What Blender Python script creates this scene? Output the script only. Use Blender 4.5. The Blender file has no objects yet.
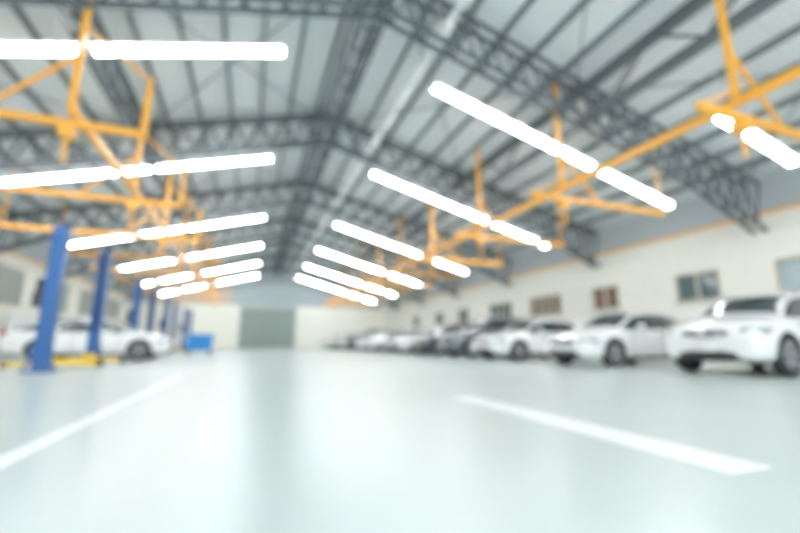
import bpy, bmesh, math, random
from mathutils import Vector, Matrix
random.seed(4)
C = bpy.context.scene.collection

# ------------------------------------------------------------------ materials
def mat(name, col, rough=0.5, metal=0.0, emit=None, estr=0.0, coat=0.0, noise=0.0, nscale=3.0, bump=0.0, bscale=40.0, spec=0.5):
    m = bpy.data.materials.new(name); m.use_nodes = True
    nt = m.node_tree; b = nt.nodes["Principled BSDF"]
    b.inputs["Base Color"].default_value = (*col, 1)
    b.inputs["Roughness"].default_value = rough
    b.inputs["Metallic"].default_value = metal
    b.inputs["Coat Weight"].default_value = coat
    b.inputs["Specular IOR Level"].default_value = spec
    if emit:
        b.inputs["Emission Color"].default_value = (*emit, 1)
        b.inputs["Emission Strength"].default_value = estr
    if noise > 0 or bump > 0:
        tc = nt.nodes.new("ShaderNodeTexCoord")
        n = nt.nodes.new("ShaderNodeTexNoise"); n.inputs["Scale"].default_value = nscale
        n.inputs["Detail"].default_value = 4
        nt.links.new(tc.outputs["Object"], n.inputs["Vector"])
        if noise > 0:
            r = nt.nodes.new("ShaderNodeValToRGB")
            r.color_ramp.elements[0].position = 0.3; r.color_ramp.elements[1].position = 0.7
            r.color_ramp.elements[0].color = (*[c*(1-noise) for c in col], 1)
            r.color_ramp.elements[1].color = (*[min(1, c*(1+noise)) for c in col], 1)
            nt.links.new(n.outputs["Fac"], r.inputs["Fac"])
            nt.links.new(r.outputs["Color"], b.inputs["Base Color"])
        if bump > 0:
            bp = nt.nodes.new("ShaderNodeBump"); bp.inputs["Strength"].default_value = bump
            n2 = nt.nodes.new("ShaderNodeTexNoise"); n2.inputs["Scale"].default_value = bscale
            nt.links.new(tc.outputs["Object"], n2.inputs["Vector"])
            nt.links.new(n2.outputs["Fac"], bp.inputs["Height"])
            nt.links.new(bp.outputs["Normal"], b.inputs["Normal"])
    return m

def corrugated(name, col, axis='X', scale=4.0, rough=0.45, metal=0.2):
    m = mat(name, col, rough, metal)
    nt = m.node_tree; b = nt.nodes["Principled BSDF"]
    tc = nt.nodes.new("ShaderNodeTexCoord")
    w = nt.nodes.new("ShaderNodeTexWave"); w.bands_direction = axis; w.inputs["Scale"].default_value = scale
    bp = nt.nodes.new("ShaderNodeBump"); bp.inputs["Strength"].default_value = 0.6; bp.inputs["Distance"].default_value = 0.03
    nt.links.new(tc.outputs["Object"], w.inputs["Vector"])
    nt.links.new(w.outputs["Fac"], bp.inputs["Height"])
    nt.links.new(bp.outputs["Normal"], b.inputs["Normal"])
    return m

M_floor = mat("epoxy_floor", (0.57, 0.645, 0.625), 0.28, noise=0.04, nscale=0.6, bump=0.02, bscale=6)
M_line = mat("floor_line_paint", (0.95, 0.97, 0.97), 0.35)
M_wall = mat("wall_paint", (0.92, 0.90, 0.81), 0.6, noise=0.02)
M_side = corrugated("grey_siding", (0.55, 0.61, 0.64), 'Y', 2.0)
M_roof = corrugated("roof_sheet", (0.75, 0.80, 0.82), 'Y', 1.5, metal=0.0)
M_steel = mat("truss_steel", (0.105, 0.135, 0.155), 0.45, 0.1)
M_purl = mat("purlin_steel", (0.18, 0.22, 0.235), 0.5, 0.1)
M_galv = mat("galvanised", (0.93, 0.96, 0.97), 0.4, 0.0)
M_orange = mat("orange_paint", (0.97, 0.44, 0.045), 0.4)
M_blue = mat("blue_paint", (0.012, 0.10, 0.34), 0.35)
M_bluebox = mat("blue_box_paint", (0.01, 0.30, 0.80), 0.4)
M_yellow = mat("yellow_paint", (0.95, 0.62, 0.03), 0.4)
M_tube = mat("tube_emission", (1, 1, 1), 0.5, emit=(0.94, 0.985, 1.0), estr=21)
M_house = mat("fixture_white", (0.85, 0.87, 0.87), 0.4)
M_glassw = mat("window_glass", (0.10, 0.15, 0.16), 0.08, spec=0.5)
M_glassl = mat("window_glass_light", (0.45, 0.58, 0.62), 0.15)
M_glassb = mat("window_glass_brown", (0.22, 0.13, 0.08), 0.15)
M_frame = mat("window_frame", (0.55, 0.52, 0.45), 0.4)
M_door = corrugated("roller_door", (0.30, 0.36, 0.33), 'Z', 3.0, 0.5, 0.1)
M_doorf = mat("door_frame", (0.42, 0.47, 0.45), 0.5)
M_black = mat("black_rubber", (0.02, 0.022, 0.025), 0.7)
M_trimb = mat("black_trim", (0.025, 0.028, 0.03), 0.35)
M_cglass = mat("car_glass", (0.035, 0.05, 0.055), 0.05, spec=0.5)
M_rim = mat("alloy_rim", (0.45, 0.47, 0.5), 0.3, 0.8)
M_lamp = mat("headlamp_lens", (0.35, 0.4, 0.43), 0.08, 0.3, coat=1)
M_tail = mat("tail_lamp", (0.5, 0.02, 0.02), 0.15)
M_chrome = mat("chrome", (0.8, 0.82, 0.84), 0.12, 1.0)
M_plate = mat("plate", (0.85, 0.85, 0.82), 0.5)
P_white = mat("paint_white", (0.93, 0.94, 0.94), 0.22, coat=0.8)
P_silver = mat("paint_silver", (0.48, 0.51, 0.54), 0.25, 0.5, coat=0.8)
P_dark = mat("paint_dark", (0.05, 0.06, 0.07), 0.2, 0.2, coat=0.8)
P_grey = mat("paint_grey", (0.17, 0.19, 0.21), 0.22, 0.4, coat=0.8)

# ------------------------------------------------------------------ mesh builder
class MB:
    def __init__(s): s.v=[]; s.f=[]; s.m=[]
    def add(s, vs, fs, mi):
        o=len(s.v); s.v += [tuple(v) for v in vs]
        for f in fs: s.f.append(tuple(i+o for i in f)); s.m.append(mi)
    def box(s, c, d, mi=0, rot=None):
        vs=[]
        for x in (-.5,.5):
            for y in (-.5,.5):
                for z in (-.5,.5):
                    p=Vector((x*d[0],y*d[1],z*d[2]))
                    if rot: p = rot @ p
                    vs.append(p+Vector(c))
        s.add(vs,[(0,1,3,2),(4,6,7,5),(0,4,5,1),(2,3,7,6),(0,2,6,4),(1,5,7,3)],mi)
    def beam(s,p,q,w,h,mi=0):
        p=Vector(p);q=Vector(q);d=q-p;L=d.length
        if L<1e-6: return
        x=d/L; up=Vector((0,0,1))
        if abs(x.dot(up))>0.99: up=Vector((0,1,0))
        y=up.cross(x).normalized(); z=x.cross(y)
        R=Matrix((x,y,z)).transposed()
        s.box((p+q)/2,(L,w,h),mi,R)
    def tube(s,p,q,r,mi=0,n=10):
        p=Vector(p);q=Vector(q);d=(q-p).normalized()
        up=Vector((0,0,1)) if abs(d.z)<0.95 else Vector((1,0,0))
        a=up.cross(d).normalized(); b=d.cross(a)
        vs=[]
        for c in (p,q):
            for i in range(n):
                t=2*math.pi*i/n; vs.append(c+(a*math.cos(t)+b*math.sin(t))*r)
        fs=[(i,(i+1)%n,n+(i+1)%n,n+i) for i in range(n)]+[tuple(range(n))[::-1],tuple(range(n,2*n))]
        s.add(vs,fs,mi)
    def lathe(s,c,axis,prof,mi=0,n=28):
        c=Vector(c);d=Vector(axis).normalized()
        up=Vector((0,0,1)); a=up.cross(d).normalized(); b=d.cross(a)
        vs=[]
        for (o,r) in prof:
            for i in range(n):
                t=2*math.pi*i/n; vs.append(c+d*o+(a*math.cos(t)+b*math.sin(t))*r)
        fs=[]
        for k in range(len(prof)-1):
            for i in range(n):
                fs.append((k*n+i,k*n+(i+1)%n,(k+1)*n+(i+1)%n,(k+1)*n+i))
        s.add(vs,fs,mi)
    def ell(s,c,r,mi=0,rot=None,n=14,m=8):
        vs=[];fs=[]
        for j in range(m+1):
            ph=math.pi*j/m
            for i in range(n):
                t=2*math.pi*i/n
                p=Vector((r[0]*math.sin(ph)*math.cos(t),r[1]*math.sin(ph)*math.sin(t),r[2]*math.cos(ph)))
                if rot: p=rot@p
                vs.append(p+Vector(c))
        for j in range(m):
            for i in range(n):
                fs.append((j*n+i,j*n+(i+1)%n,(j+1)*n+(i+1)%n,(j+1)*n+i))
        s.add(vs,fs,mi)
    def mesh(s,name,mats,smooth=False):
        me=bpy.data.meshes.new(name); me.from_pydata(s.v,[],s.f)
        for m in mats: me.materials.append(m)
        for p,mi in zip(me.polygons,s.m): p.material_index=mi; p.use_smooth=smooth
        me.update(); return me
    def obj(s,name,mats,smooth=False,bevel=0):
        o=bpy.data.objects.new(name,s.mesh(name,mats,smooth)); C.objects.link(o)
        if bevel:
            b=o.modifiers.new("bevel",'BEVEL'); b.width=bevel; b.segments=2; b.limit_method='ANGLE'
        return o

# ------------------------------------------------------------------ building dims
XL, XR, XC = -10.2, 14.5, 2.15
Y0, Y1 = -9.0, 45.0
WT = 4.46; RIDGE = 9.0; SL = 0.27
def roofz(x): return RIDGE - SL*abs(x-XC)
def tubez(x): return 7.55+0.0 - SL*abs(x-XC)

b=MB(); b.box(((XL+XR)/2,(Y0+Y1)/2,-0.1),(XR-XL+0.6,Y1-Y0+0.6,0.2)); b.obj("floor",[M_floor])
b=MB(); b.box((2.28,2.75,0.002),(0.30,2.8,0.004)); b.obj("floor_marking",[M_line])
b=MB(); b.box((-1.15,3.2,0.002),(0.13,10.5,0.004)); b.obj("floor_marking.001",[M_line])

# right wall with windows
def long_wall(name,X,side,wins,z0,z1):
    b=MB(); t=0.2; xc=X+side*t/2
    b.box((xc,(Y0+Y1)/2,z0/2),(t,Y1-Y0,z0))
    b.box((xc,(Y0+Y1)/2,(z1+WT)/2),(t,Y1-Y0,WT-z1))
    y=Y0
    for (c,w) in sorted(wins):
        b.box((xc,(y+c-w/2)/2,(z0+z1)/2),(t,c-w/2-y,z1-z0)); y=c+w/2
    b.box((xc,(y+Y1)/2,(z0+z1)/2),(t,Y1-y,z1-z0))
    return b.obj(name,[M_wall])
rw=[(6.3,1.6),(9.4,1.5),(13.3,1.4),(17.2,2.4),(21.3,2.4),(26,1.5),(30,1.5),(35,1.5)]
long_wall("wall_right",XR,1,rw,2.02,3.02)
lw=[(17,3.2),(22,3.2),(27,3.2),(32,3.2),(37,3.2)]
long_wall("wall_left",XL,-1,lw,2.3,3.9)
wi=1
def window(X,side,c,w,z0,z1,g,slats=False):
    global wi
    b=MB(); x=X+side*0.08
    b.box((x+side*0.04,c,(z0+z1)/2),(0.02,w-0.02,z1-z0-0.02),1)
    f=0.06; xx=X+side*0.03
    for zz in (z0+f/2,z1-f/2): b.box((xx,c,zz),(0.12,w,f))
    n=2 if w<2 else 4
    for i in range(n+1):
        yy=c-w/2+f/2+(w-f)*i/n
        b.box((xx,yy,(z0+z1)/2),(0.12,f,z1-z0-2*f))
    if slats:
        k=10
        for i in range(1,k): b.box((X+side*0.06,c,z0+(z1-z0)*i/k),(0.06,w-2*f,0.03))
    b.box((X-side*0.04,c,z0-0.03),(0.16,w+0.15,0.05))
    b.obj("window_%d"%wi,[M_frame,g]); wi+=1
for i,(c,w) in enumerate(rw):
    window(XR,1,c,w,2.02,3.02,[M_glassl,M_glassw,M_glassb][i] if i<3 else (M_glassb if i==3 else M_glassw))
for (c,w) in lw: window(XL,-1,c,w,2.3,3.9,M_glassl,True)

# upper siding
for nm,X,sd in (("wall_right_siding",XR,1),("wall_left_siding",XL,-1)):
    b=MB(); b.box((X+sd*0.14,(Y0+Y1)/2,(WT+roofz(XR)+0.0)/2),(0.12,Y1-Y0,roofz(XR)-WT)); b.obj(nm,[M_side])
for i,(X,sd) in enumerate(((XR,1),(XL,-1))):
    b=MB(); b.box((X-sd*0.04,(Y0+Y1)/2,WT+0.02),(0.08,Y1-Y0,0.07)); 
    b.obj("trim_%d"%(i+1),[M_orange])
for nm,X,sd in (("baseboard_right",XR,1),("baseboard_left",XL,-1)):
    b=MB(); b.box((X-sd*0.015,(Y0+Y1)/2,0.08),(0.03,Y1-Y0,0.16)); b.obj(nm,[M_doorf])

# end wall with door opening
DX0,DX1,DH=-1.1,4.4,4.05
yc=Y1+0.1
b=MB(); b.box(((XL+DX0)/2,yc,WT/2),(DX0-XL,0.2,WT)); b.obj("wall_back_left",[M_wall])
b=MB(); b.box(((XR+DX1)/2,yc,WT/2),(XR-DX1,0.2,WT)); b.obj("wall_back_right",[M_wall])
b=MB(); b.box(((DX0+DX1)/2,yc,(DH+WT)/2),(DX1-DX0,0.2,WT-DH)); b.obj("wall_back_header",[M_wall])
b=MB(); pts=[(XL,WT),(XR,WT),(XR,roofz(XR)),(XC,RIDGE),(XL,roofz(XL))]
vs=[(x,Y1+0.02,z) for x,z in pts]+[(x,Y1+0.18,z) for x,z in pts]
b.add(vs,[(0,1,2,3,4),(9,8,7,6,5)]+[(i,(i+1)%5,5+(i+1)%5,5+i) for i in range(5)],0)
b.obj("wall_back_gable",[corrugated("gable_siding",(0.36,0.42,0.45),'X',2.0)])
b=MB(); n=20
for i in range(n):
    z=DH*(i+0.5)/n
    b.box(((DX0+DX1)/2,Y1-0.06,z),(DX1-DX0-0.02,0.05,DH/n-0.02),0)
b.box(((DX0+DX1)/2,Y1-0.03,DH/2),(DX1-DX0-0.02,0.03,DH-0.01),0)
for x in (DX0,DX1): b.box((x,Y1-0.08,DH/2),(0.18,0.12,DH),1)
b.box(((DX0+DX1)/2,Y1-0.18,DH+0.18),(DX1-DX0+0.3,0.3,0.36),1)
b.obj("door_1",[M_door,M_doorf])

# ceiling
b=MB(); t=0.05
for x0,x1 in ((XL-0.3,XC),(XC,XR+0.3)):
    vs=[]
    for x in (x0,x1):
        for y in (Y0,Y1+0.3):
            vs+= [(x,y,roofz(x)),(x,y,roofz(x)+t)]
    b.add(vs,[(0,2,6,4),(1,5,7,3),(0,1,3,2),(4,6,7,5),(0,4,5,1),(2,3,7,6)],0)
b.obj("ceiling",[M_roof])

# purlins
b=MB(); 
d=0.45
while d<12.3:
    for sg in (-1,1):
        x=XC+sg*d; z=roofz(x)-0.085
        b.box((x,(Y0+Y1)/2,z),(0.07,Y1-Y0,0.16))
    d+=0.92
b.obj("roof_purlins",[M_purl])

# trusses
TY=[0.9,7.3,13.5,20.0,26.5,33.0,39.5]
def truss(y):
    b=MB()
    for sg in (-1,1):
        top=lambda d:(XC+sg*d, RIDGE-SL*d-0.24)
        def bot(d):
            dep=1.0 if d<9.5 else 1.0+ (d-9.5)/2.8*0.5
            return (XC+sg*d, RIDGE-SL*d-0.24-dep)
        E=12.3
        for yy in (y-0.16,y+0.16):
            a=top(0);c=top(E); b.beam((a[0],yy,a[1]),(c[0],yy,c[1]),0.07,0.10)
            for d0,d1 in ((0,9.5),(9.5,E)):
                a=bot(d0);c=bot(d1); b.beam((a[0],yy,a[1]),(c[0],yy,c[1]),0.07,0.10)
        n=16
        for i in range(n):
            d0=E*i/n; d1=E*(i+1)/n; dm=(d0+d1)/2
            p=top(d0);q=bot(dm);r=top(d1)
            for s_ in (-0.16,0.16):
                b.beam((p[0],y+s_,p[1]),(q[0],y+s_,q[1]),0.05,0.05)
                b.beam((q[0],y+s_,q[1]),(r[0],y+s_,r[1]),0.05,0.05)
            q2=bot(dm); b.beam((q2[0],y-.16,q2[1]),(q2[0],y+.16,q2[1]),0.05,0.05)
    return b.obj("roof_truss",[M_steel])
for y in TY: truss(y)

def girder(x,zt,dep,name,w=0.4,step=0.8):
    b=MB()
    for xx in (x-w/2,x+w/2):
        for z in (zt,zt-dep): b.beam((xx,Y0,z),(xx,Y1,z),0.07,0.07)
        y=Y0
        k=0
        while y<Y1-step:
            za,zb=(zt,zt-dep) if k%2 else (zt-dep,zt)
            b.beam((xx,y,za),(xx,y+step,zb),0.04,0.04); y+=step;k+=1
    y=Y0
    while y<Y1:
        b.beam((x-w/2,y,zt-dep),(x+w/2,y,zt-dep),0.04,0.04); y+=step
    b.obj(name,[M_steel])
girder(XC,RIDGE-0.3,0.95,"ridge_girder",0.5)
for dx in (5.6,):
    for sg in (-1,1):
        x=XC+sg*dx; girder(x,roofz(x)-0.3,0.9,"roof_girder",0.12,1.1)
b=MB()
for i in range(len(TY)-1):
    for sg in (-1,1):
        for (a,c) in ((0.5,5.5),(6,12)):
            for (u,v) in ((a,c),(c,a)):
                xa=XC+sg*u; xb=XC+sg*v
                b.beam((xa,TY[i],roofz(xa)-0.2),(xb,TY[i+1],roofz(xb)-0.2),0.03,0.03)
b.obj("roof_bracing",[M_purl])
b=MB(); b.box((3.65,(Y0+Y1)/2,7.5),(0.10,Y1-Y0,0.06))
for y in TY: b.beam((3.65,y,7.5),(3.65,y,roofz(3.65)-0.3),0.04,0.04)
y=-8.5
while y<44: b.box((3.65,y,7.5),(0.2,0.7,0.14)); y+=1.3
b.obj("cable_conduit",[M_galv])

# ------------------------------------------------------------------ lights
def fixture(y,x0,x1):
    b=MB()
    z0=tubez(x0); z1=tubez(x1)
    p=Vector((x0,y,z0));q=Vector((x1,y,z1))
    b.beam(p+Vector((0,0,0.075)),q+Vector((0,0,0.075)),0.26,0.05,0)
    d=(q-p).normalized()
    for s in (-0.055,0.055):
        b.tube(p+Vector((0,s,0)),q+Vector((0,s,0)),0.042,1,8)
    for e in (p,q): b.beam(e-d*0.03,e+d*0.03,0.26,0.12,0)
    n=3
    for i in range(n):
        c=p+(q-p)*(0.12+0.76*i/(n-1))
        b.beam(c+Vector((0,0,0.09)),(c.x,y,roofz(c.x)-0.02),0.015,0.015,0)
    b.obj("fluorescent_light",[M_house,M_tube])
LY=[8.4,14.1,21.4,28.0,34.5,41.0]
for y in LY:
    fixture(y,4.0,9.1); fixture(y,9.22,12.2)
    fixture(y,0.3,-3.2); fixture(y,-3.35,-7.9)
fixture(5.2,9.3,12.1)
for y in (-1.0,-6.0):
    fixture(y,4.0,9.1); fixture(y,0.3,-3.2); fixture(y,-3.35,-7.9)

# ------------------------------------------------------------------ orange overhead frames
HY=[3.7+4*i for i in range(10)]
def frame(name,X,sgn,outer,inner,ystart,stub):
    b=MB(); Zb=4.5
    b.beam((X,ystart,Zb),(X,43,Zb),0.10,0.14)
    for y in HY+[-0.3,-4.3]:
        if y<ystart-0.1: continue
        b.beam((X,y,Zb),(X,y,roofz(X)-0.1),0.09,0.09)
        za=Zb-0.28
        b.beam((X-sgn*inner,y,za),(X+sgn*outer,y,za),0.09,0.12)
        xo=X+sgn*outer*0.97
        b.beam((xo,y,za),(xo,y,roofz(xo)-0.1),0.035,0.035)
        xi=X-sgn*inner
        if stub:
            b.beam((xi,y,za),(xi,y,za+1.1),0.07,0.07)
            b.beam((xi,y,za+1.05),(X,y,za+1.9),0.045,0.045)
        else:
            b.beam((xi,y,za),(X,y,za+0.5),0.05,0.05)
        b.beam((X,y,za+1.3),(X+sgn*1.2,y,za),0.055,0.055)
        b.box((X,y,za-0.15),(0.2,0.2,0.2))
        b.tube((X,y,za-0.2),(X,y,za-0.7),0.03)
    b.obj(name,[M_orange])
frame("overhead_service_rail",7.3,1,3.6,1.0,-6,False)
frame("overhead_service_rail",-3.1,-1,4.6,1.1,7.7,True)

# ------------------------------------------------------------------ lifts
def lift(x,ya,yb):
    b=MB()
    for y,s in ((ya,1),(yb,-1)):
        b.box((x,y,0.015),(0.55,0.42,0.03),0)
        H=3.05
        b.box((x,y-s*0.10,H/2+0.03),(0.24,0.03,H),0)
        for sx in (-1,1):
            b.box((x+sx*0.11,y,H/2+0.03),(0.03,0.23,H),0)
            b.box((x+sx*0.08,y+s*0.11,H/2+0.03),(0.06,0.025,H),0)
            b.beam((x+sx*0.13,y-s*.1,0.5),(x+sx*0.25,y-s*.1,0.03),0.02,0.05,0)
        b.box((x,y,H+0.05),(0.28,0.26,0.05),0)
        b.box((x,y+s*0.06,0.55),(0.18,0.18,0.75),0)
        b.box((x,y+s*0.18,0.22),(0.26,0.14,0.16),1)
        for sx in (-1,1):
            q=(x+sx*0.85,y+s*0.55,0.14)
            b.beam((x+sx*0.08,y+s*0.22,0.16),q,0.11,0.08,1)
            b.tube((q[0],q[1],0.06),(q[0],q[1],0.22),0.07,2)
        b.tube((x,y,0.03),(x,y,H),0.025,3)
    b.box((x-0.22,ya,1.5),(0.16,0.2,0.32),3); b.tube((x-0.22,ya,1.66),(x-0.22,ya,1.95),0.08,3)
    b.box((x,(ya+yb)/2,0.015),(0.3,abs(yb-ya)-0.3,0.02),4)
    b.obj("two_post_car_lift",[M_blue,M_yellow,M_black,M_trimb,M_doorf],bevel=0)
lift(-4.05,10.6,13.45); lift(-4.5,19.3,22.0); lift(-4.6,26.2,29.0); lift(-4.6,33.2,36.0)

def cart(x,y):
    b=MB()
    b.box((x,y,0.58),(1.15,0.6,0.78),0); b.box((x,y,1.0),(1.2,0.65,0.05),0)
    for i in range(4):
        z=0.3+0.19*i; b.box((x,y-0.31,z),(1.05,0.02,0.165),0); b.box((x,y-0.335,z+0.04),(0.6,0.03,0.02),1)
    for sx in (-.48,.48):
        for sy in (-.22,.22):
            b.tube((x+sx,y+sy-0.03,0.08),(x+sx,y+sy+0.03,0.08),0.08,1,12)
            b.box((x+sx,y+sy,0.15),(0.06,0.06,0.1),1)
    b.tube((x+0.66,y-0.25,0.9),(x+0.66,y+0.25,0.9),0.02,1)
    for sy in (-.25,.25): b.tube((x+0.57,y+sy,0.9),(x+0.66,y+sy,0.9),0.015,1)
    b.obj("tool_cart",[M_bluebox,M_trimb])
cart(-2.4,23.0)
def bench(x,y,L):
    b=MB()
    b.box((x,y,0.9),(0.75,L,0.06),0)
    for sx in (-.32,.32):
        for sy in (-L/2+.08,L/2-.08): b.box((x+sx,y+sy,0.435),(0.06,0.06,0.87),1)
    b.box((x,y,0.3),(0.65,L-0.2,0.04),0)
    b.box((x-0.33,y,1.35),(0.04,L,0.8),0)
    b.box((x+0.05,y-L/4,0.55),(0.5,L/3,0.55),1)
    b.obj("workbench",[M_house,M_galv])
bench(-9.7,24,3.0); bench(-9.7,29,3.0); bench(-9.7,34,3)

# ------------------------------------------------------------------ cars
CM=[P_white,M_cglass,M_black,M_trimb,M_rim,M_lamp,M_tail,M_chrome,M_plate]
def build_car(kind):
    if kind=="sedan":
        S=[(0.00,.66,.30,.58,.63,.46,''),(0.10,.80,.22,.68,.735,.58,''),(0.42,.875,.20,.76,.85,.66,''),
           (0.95,.90,.18,.84,.94,.68,''),(1.30,.905,.18,.90,1.00,.67,'ws'),(1.68,.905,.18,.92,1.225,.62,'ws'),
           (2.06,.905,.18,.93,1.41,.575,'gl'),(2.40,.905,.18,.935,1.465,.58,'gl'),(2.70,.905,.18,.94,1.475,.585,'bp'),
           (2.80,.905,.18,.94,1.475,.585,'gl'),(3.30,.905,.18,.95,1.44,.575,'gl'),(3.62,.90,.18,.96,1.37,.565,'rw'),
           (4.02,.895,.20,.98,1.17,.62,'rw'),(4.28,.88,.22,.99,1.07,.66,''),(4.55,.85,.26,.97,1.05,.64,''),(4.65,.76,.36,.86,.93,.56,'')]
        wx=(0.88,3.58); R=0.335; W=.905
    elif kind=="suv":
        S=[(0.00,.68,.34,.72,.80,.50,''),(0.10,.83,.26,.84,.93,.62,''),(0.40,.90,.24,.93,1.03,.70,''),
           (0.90,.92,.23,1.00,1.10,.72,''),(1.20,.925,.23,1.04,1.15,.72,'ws'),(1.50,.925,.23,1.06,1.37,.68,'ws'),
           (1.82,.925,.23,1.07,1.56,.63,'gl'),(2.20,.925,.23,1.08,1.63,.64,'gl'),(2.60,.925,.23,1.08,1.64,.64,'bp'),
           (2.70,.925,.23,1.09,1.64,.64,'gl'),(3.35,.925,.23,1.10,1.62,.64,'bp'),(3.45,.925,.23,1.10,1.61,.64,'gl'),
           (4.05,.92,.25,1.12,1.56,.63,'rw'),(4.42,.90,.28,1.10,1.22,.66,''),(4.52,.87,.32,1.04,1.10,.66,''),(4.60,.80,.42,.88,.95,.56,'')]
        wx=(0.88,3.55); R=0.37; W=.925
    else:
        S=[(0.00,.64,.30,.62,.68,.46,''),(0.09,.78,.22,.73,.80,.58,''),(0.36,.84,.20,.83,.91,.64,''),
           (0.80,.86,.18,.90,1.00,.66,''),(1.02,.865,.18,.94,1.06,.66,'ws'),(1.36,.865,.18,.95,1.28,.62,'ws'),
           (1.72,.865,.18,.96,1.46,.58,'gl'),(2.10,.865,.18,.96,1.52,.59,'gl'),(2.35,.865,.18,.96,1.53,.59,'bp'),
           (2.45,.865,.18,.97,1.53,.59,'gl'),(3.10,.865,.18,.98,1.50,.58,'gl'),(3.55,.86,.20,.99,1.43,.57,'rw'),
           (3.86,.84,.24,.98,1.15,.60,''),(3.96,.82,.28,.94,1.02,.60,''),(4.02,.75,.36,.84,.9,.52,'')]
        wx=(0.78,3.25); R=0.315; W=.865
    bm=bmesh.new(); rings=[]
    for (x,w,zb,zl,zt,wr,fl) in S:
        zm=zb+(zl-zb)*0.52
        half=[(0,zb),(w*.86,zb),(w*.975,zb+.10),(w,zm),(w*.975,zl-.05),(w*.93,zl),(wr+0.01,zt-.055),(wr*.80,zt-.01),(0,zt+.015)]
        pts=[(x,y,z) for y,z in half]+[(x,-y,z) for y,z in half[-2:0:-1]]
        rings.append([bm.verts.new(p) for p in pts])
    N=16
    for i in range(len(S)-1):
        fl=S[i][6]
        for k in range(N):
            f=bm.faces.new((rings[i][k],rings[i][(k+1)%N],rings[i+1][(k+1)%N],rings[i+1][k]))
            kk=k if k<8 else 15-k
            f.smooth=True
            mi=0
            if fl in('ws','rw') and kk in(5,6,7): mi=1
            if fl=='gl' and kk==5: mi=1
            if fl=='bp' and kk==5: mi=3
            if kk==0: mi=3
            f.material_index=mi
    f=bm.faces.new(rings[0][::-1]); f.smooth=True
    f=bm.faces.new(rings[-1]); f.smooth=True
    bmesh.ops.recalc_face_normals(bm,faces=bm.faces)
    cl=bm.edges.layers.float.get('crease_edge') or bm.edges.layers.float.new('crease_edge')
    for i in range(len(S)-1):
        for k in (5,11):
            e=bm.edges.get((rings[i][k],rings[i+1][k]))
            if e: e[cl]=0.6
    me=bpy.data.meshes.new("tmp"); bm.to_mesh(me); bm.free()
    for m in CM: me.materials.append(m)
    ob=bpy.data.objects.new("tmp",me); C.objects.link(ob)
    sb=ob.modifiers.new("s",'SUBSURF'); sb.levels=2; sb.render_levels=2
    cb=MB()
    for x in wx:
        for s in (-1,1):
            cb.tube((x,s*(W-0.29),R),(x,s*(W+0.2),R),R+0.055,2,32)
    cm=cb.mesh("cut",CM); 
    cbm=bmesh.new(); cbm.from_mesh(cm); bmesh.ops.recalc_face_normals(cbm,faces=cbm.faces); cbm.to_mesh(cm); cbm.free()
    co=bpy.data.objects.new("cut",cm); C.objects.link(co)
    bo=ob.modifiers.new("b",'BOOLEAN'); bo.operation='DIFFERENCE'; bo.object=co; bo.solver='EXACT'
    bpy.context.view_layer.update()
    dg=bpy.context.evaluated_depsgraph_get()
    ev=bpy.data.meshes.new_from_object(ob.evaluated_get(dg))
    bpy.data.objects.remove(ob); bpy.data.objects.remove(co)
    p=MB()
    for x in wx:
        for s in (-1,1):
            c=(x,s*(W-0.13),R); ax=(0,s,0)
            p.lathe(c,ax,[(-.10,0),(-.10,R*.6),(-.105,R*.85),(-.08,R),(.08,R),(.105,R*.85),(.10,R*.66)],2)
            p.lathe(c,ax,[(.10,R*.66),(.085,R*.62),(.03,R*.58),(.02,0.0)],3)
            p.lathe(c,ax,[(.102,R*.68),(.112,R*.65),(.10,R*.60)],4)
            for a in range(5):
                t=2*math.pi*a/5+0.3
                for dt in (-.14,.14):
                    p.beam((x+.03*math.cos(t),s*(W-.04),R+.03*math.sin(t)),(x+R*.64*math.cos(t+dt),s*(W-.035),R+R*.64*math.sin(t+dt)),.03,.035,4)
            p.lathe(c,ax,[(.10,.045),(.115,.03),(.115,0)],4,12)
    for i,(x,w,zb,zl,zt,wr,fl) in enumerate(S[:-1]):
        x2,w2,zb2,zl2,zt2,wr2,_=S[i+1]
        if fl:
            for s in (-1,1):
                p.beam((x,s*(wr-.005),zt-.062),(x2,s*(wr2-.005),zt2-.062),.07,.05,0)
            for s in (-1,1):
                p.beam((x,s*(w*.945),zl+.0),(x2,s*(w2*.945),zl2+.0),.03,.02,7)
    hs=S[2]; ft=S[1]
    fz=ft[3]; fw=ft[1]
    for s in (-1,1):
        rot=Matrix.Rotation(s*math.radians(-38),3,'Z')
        p.ell((0.20,s*(fw-.09),fz-.03),(0.085,0.25,0.075),5,rot)
        p.ell((0.17,s*(fw-.16),ft[2]+.14),(0.07,0.11,0.05),3)
        p.ell((0.13,s*(fw-.16),ft[2]+.14),(0.04,0.04,0.04),5)
        wsx=[q for q in S if q[6]=='ws'][0]
        mx=wsx[0]+0.42; mz=wsx[3]+.10
        p.ell((mx,s*(W+.10),mz),(0.06,0.11,0.075),0); p.beam((mx,s*(W-.06),mz-.06),(mx,s*(W+.06),mz-.03),.06,.03,3)
        bx=[q for q in S if q[6]=='bp'][0][0]
        for hx in (bx-0.18,bx+0.80): p.beam((hx-.08,s*(W-.002),fz+.12),(hx+.08,s*(W-.002),fz+.13),.03,.025,7)
        for hx in (wsx[0]+.18,bx+.05): p.box((hx,s*(W-.012),fz-.12),(.012,.012,.52),3)
        p.box(((wx[0]+wx[1])/2,s*(W-.05),S[4][2]+.03),(wx[1]-wx[0]-2*R-.16,.1,.08),3)
        e=S[-2]; p.ell((e[0]-.04,s*(e[1]-.10),e[3]-.10),(0.10,0.15,0.085),6)
    p.ell((0.035,0,fz-.075),(0.07,0.42,0.085),3)
    for k in (-1,0,1): p.box((-0.025,0,fz-.075+k*.04),(0.03,0.62,0.012),7)
    p.ell((-0.03,0,fz-.06),(0.015,0.06,0.045),7)
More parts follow.
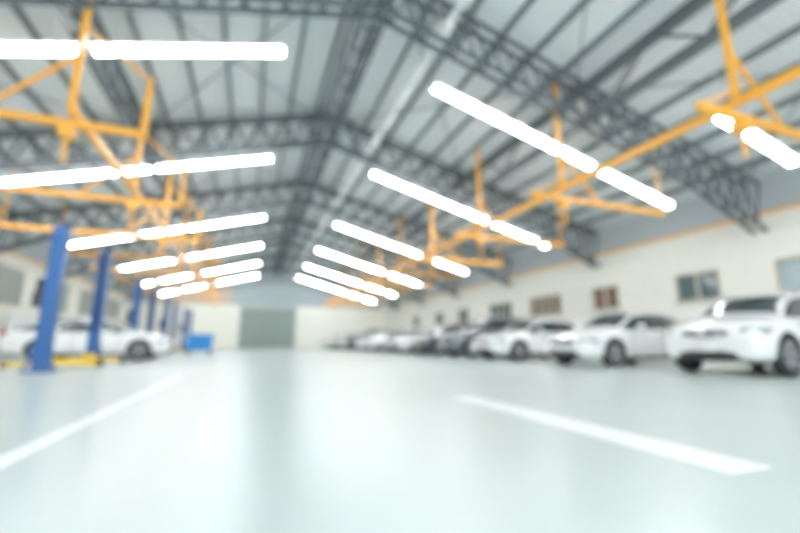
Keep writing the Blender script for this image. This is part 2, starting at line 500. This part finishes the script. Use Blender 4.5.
    p.ell((0.05,0,ft[2]+.13),(0.09,0.52,0.085),3)
    p.box((-0.03,0,ft[2]+.24),(0.02,0.38,0.12),8)
    e=S[-1]; p.box((e[0]+.0,0,e[3]-.12),(0.03,0.38,0.13),8)
    p.box((e[0]-.03,0,e[2]+.03),(0.1,1.1,0.1),3)
    if kind=="suv":
        for s in (-1,1): p.beam((1.95,s*.56,1.665),(4.0,s*.56,1.625),.04,.05,4)
    for s in (0,1): p.beam((S[4][0]+.05,-.45+.6*s,S[4][4]+.03),(S[4][0]+.32,-.05+.45*s,S[4][4]+.2),.015,.015,3)
    pm=p.mesh("parts",CM,True)
    bm=bmesh.new(); bm.from_mesh(ev); bm.from_mesh(pm)
    out=bpy.data.meshes.new("car_"+kind)
    for m in CM: out.materials.append(m)
    bm.to_mesh(out); bm.free()
    return out
cars={k:build_car(k) for k in ("sedan","suv","hatch")}
NM={"sedan":"sedan_car","suv":"suv_car","hatch":"hatchback_car"}
def place(kind,x,y,rot,paint):
    o=bpy.data.objects.new(NM[kind],cars[kind]); C.objects.link(o)
    o.location=(x,y,0); o.rotation_euler=(0,0,math.radians(rot))
    o.material_slots[0].link='OBJECT'; o.material_slots[0].material=paint
    return o
place("suv",8.0,5.2,5,P_white)
place("sedan",7.5,8.4,4,P_white)
place("sedan",7.5,12.2,4,P_white)
row=[("suv",P_grey),("hatch",P_dark),("sedan",P_white),("sedan",P_silver),("hatch",P_white),
     ("sedan",P_white),("suv",P_dark),("sedan",P_white),("hatch",P_silver),("sedan",P_white),("sedan",P_white)]
for i,(k,pp) in enumerate(row): place(k,7.5-0.06*i,15.2+2.75*i,random.uniform(-1.5,2.5),pp)
place("sedan",-2.6,16.7,180,P_white)

# ------------------------------------------------------------------ world
w=bpy.data.worlds.new("sky"); bpy.context.scene.world=w; w.use_nodes=True
bg=w.node_tree.nodes["Background"]; bg.inputs[0].default_value=(0.88,0.95,1.0,1); bg.inputs[1].default_value=1.8

# ------------------------------------------------------------------ camera
cam=bpy.data.cameras.new("camera"); co=bpy.data.objects.new("camera",cam); C.objects.link(co)
bpy.context.scene.camera=co
cam.sensor_width=36; cam.lens=18; cam.clip_end=300; cam.clip_start=0.02
psi=math.radians(20.2); th=math.radians(10.76)
F=Vector((math.sin(psi)*math.cos(th),math.cos(psi)*math.cos(th),math.sin(th)))
Rr=Vector((math.cos(psi),-math.sin(psi),0)); U=Rr.cross(F)
co.matrix_world=Matrix.Translation((0,0,0.6)) @ Matrix((Rr,U,-F)).transposed().to_4x4()
cam.dof.use_dof=True; cam.dof.focus_distance=0.5; cam.dof.aperture_fstop=1.45

sc=bpy.context.scene
sc.view_settings.view_transform='Standard'
sc.view_settings.exposure=0.58
sc.view_settings.gamma=1.12
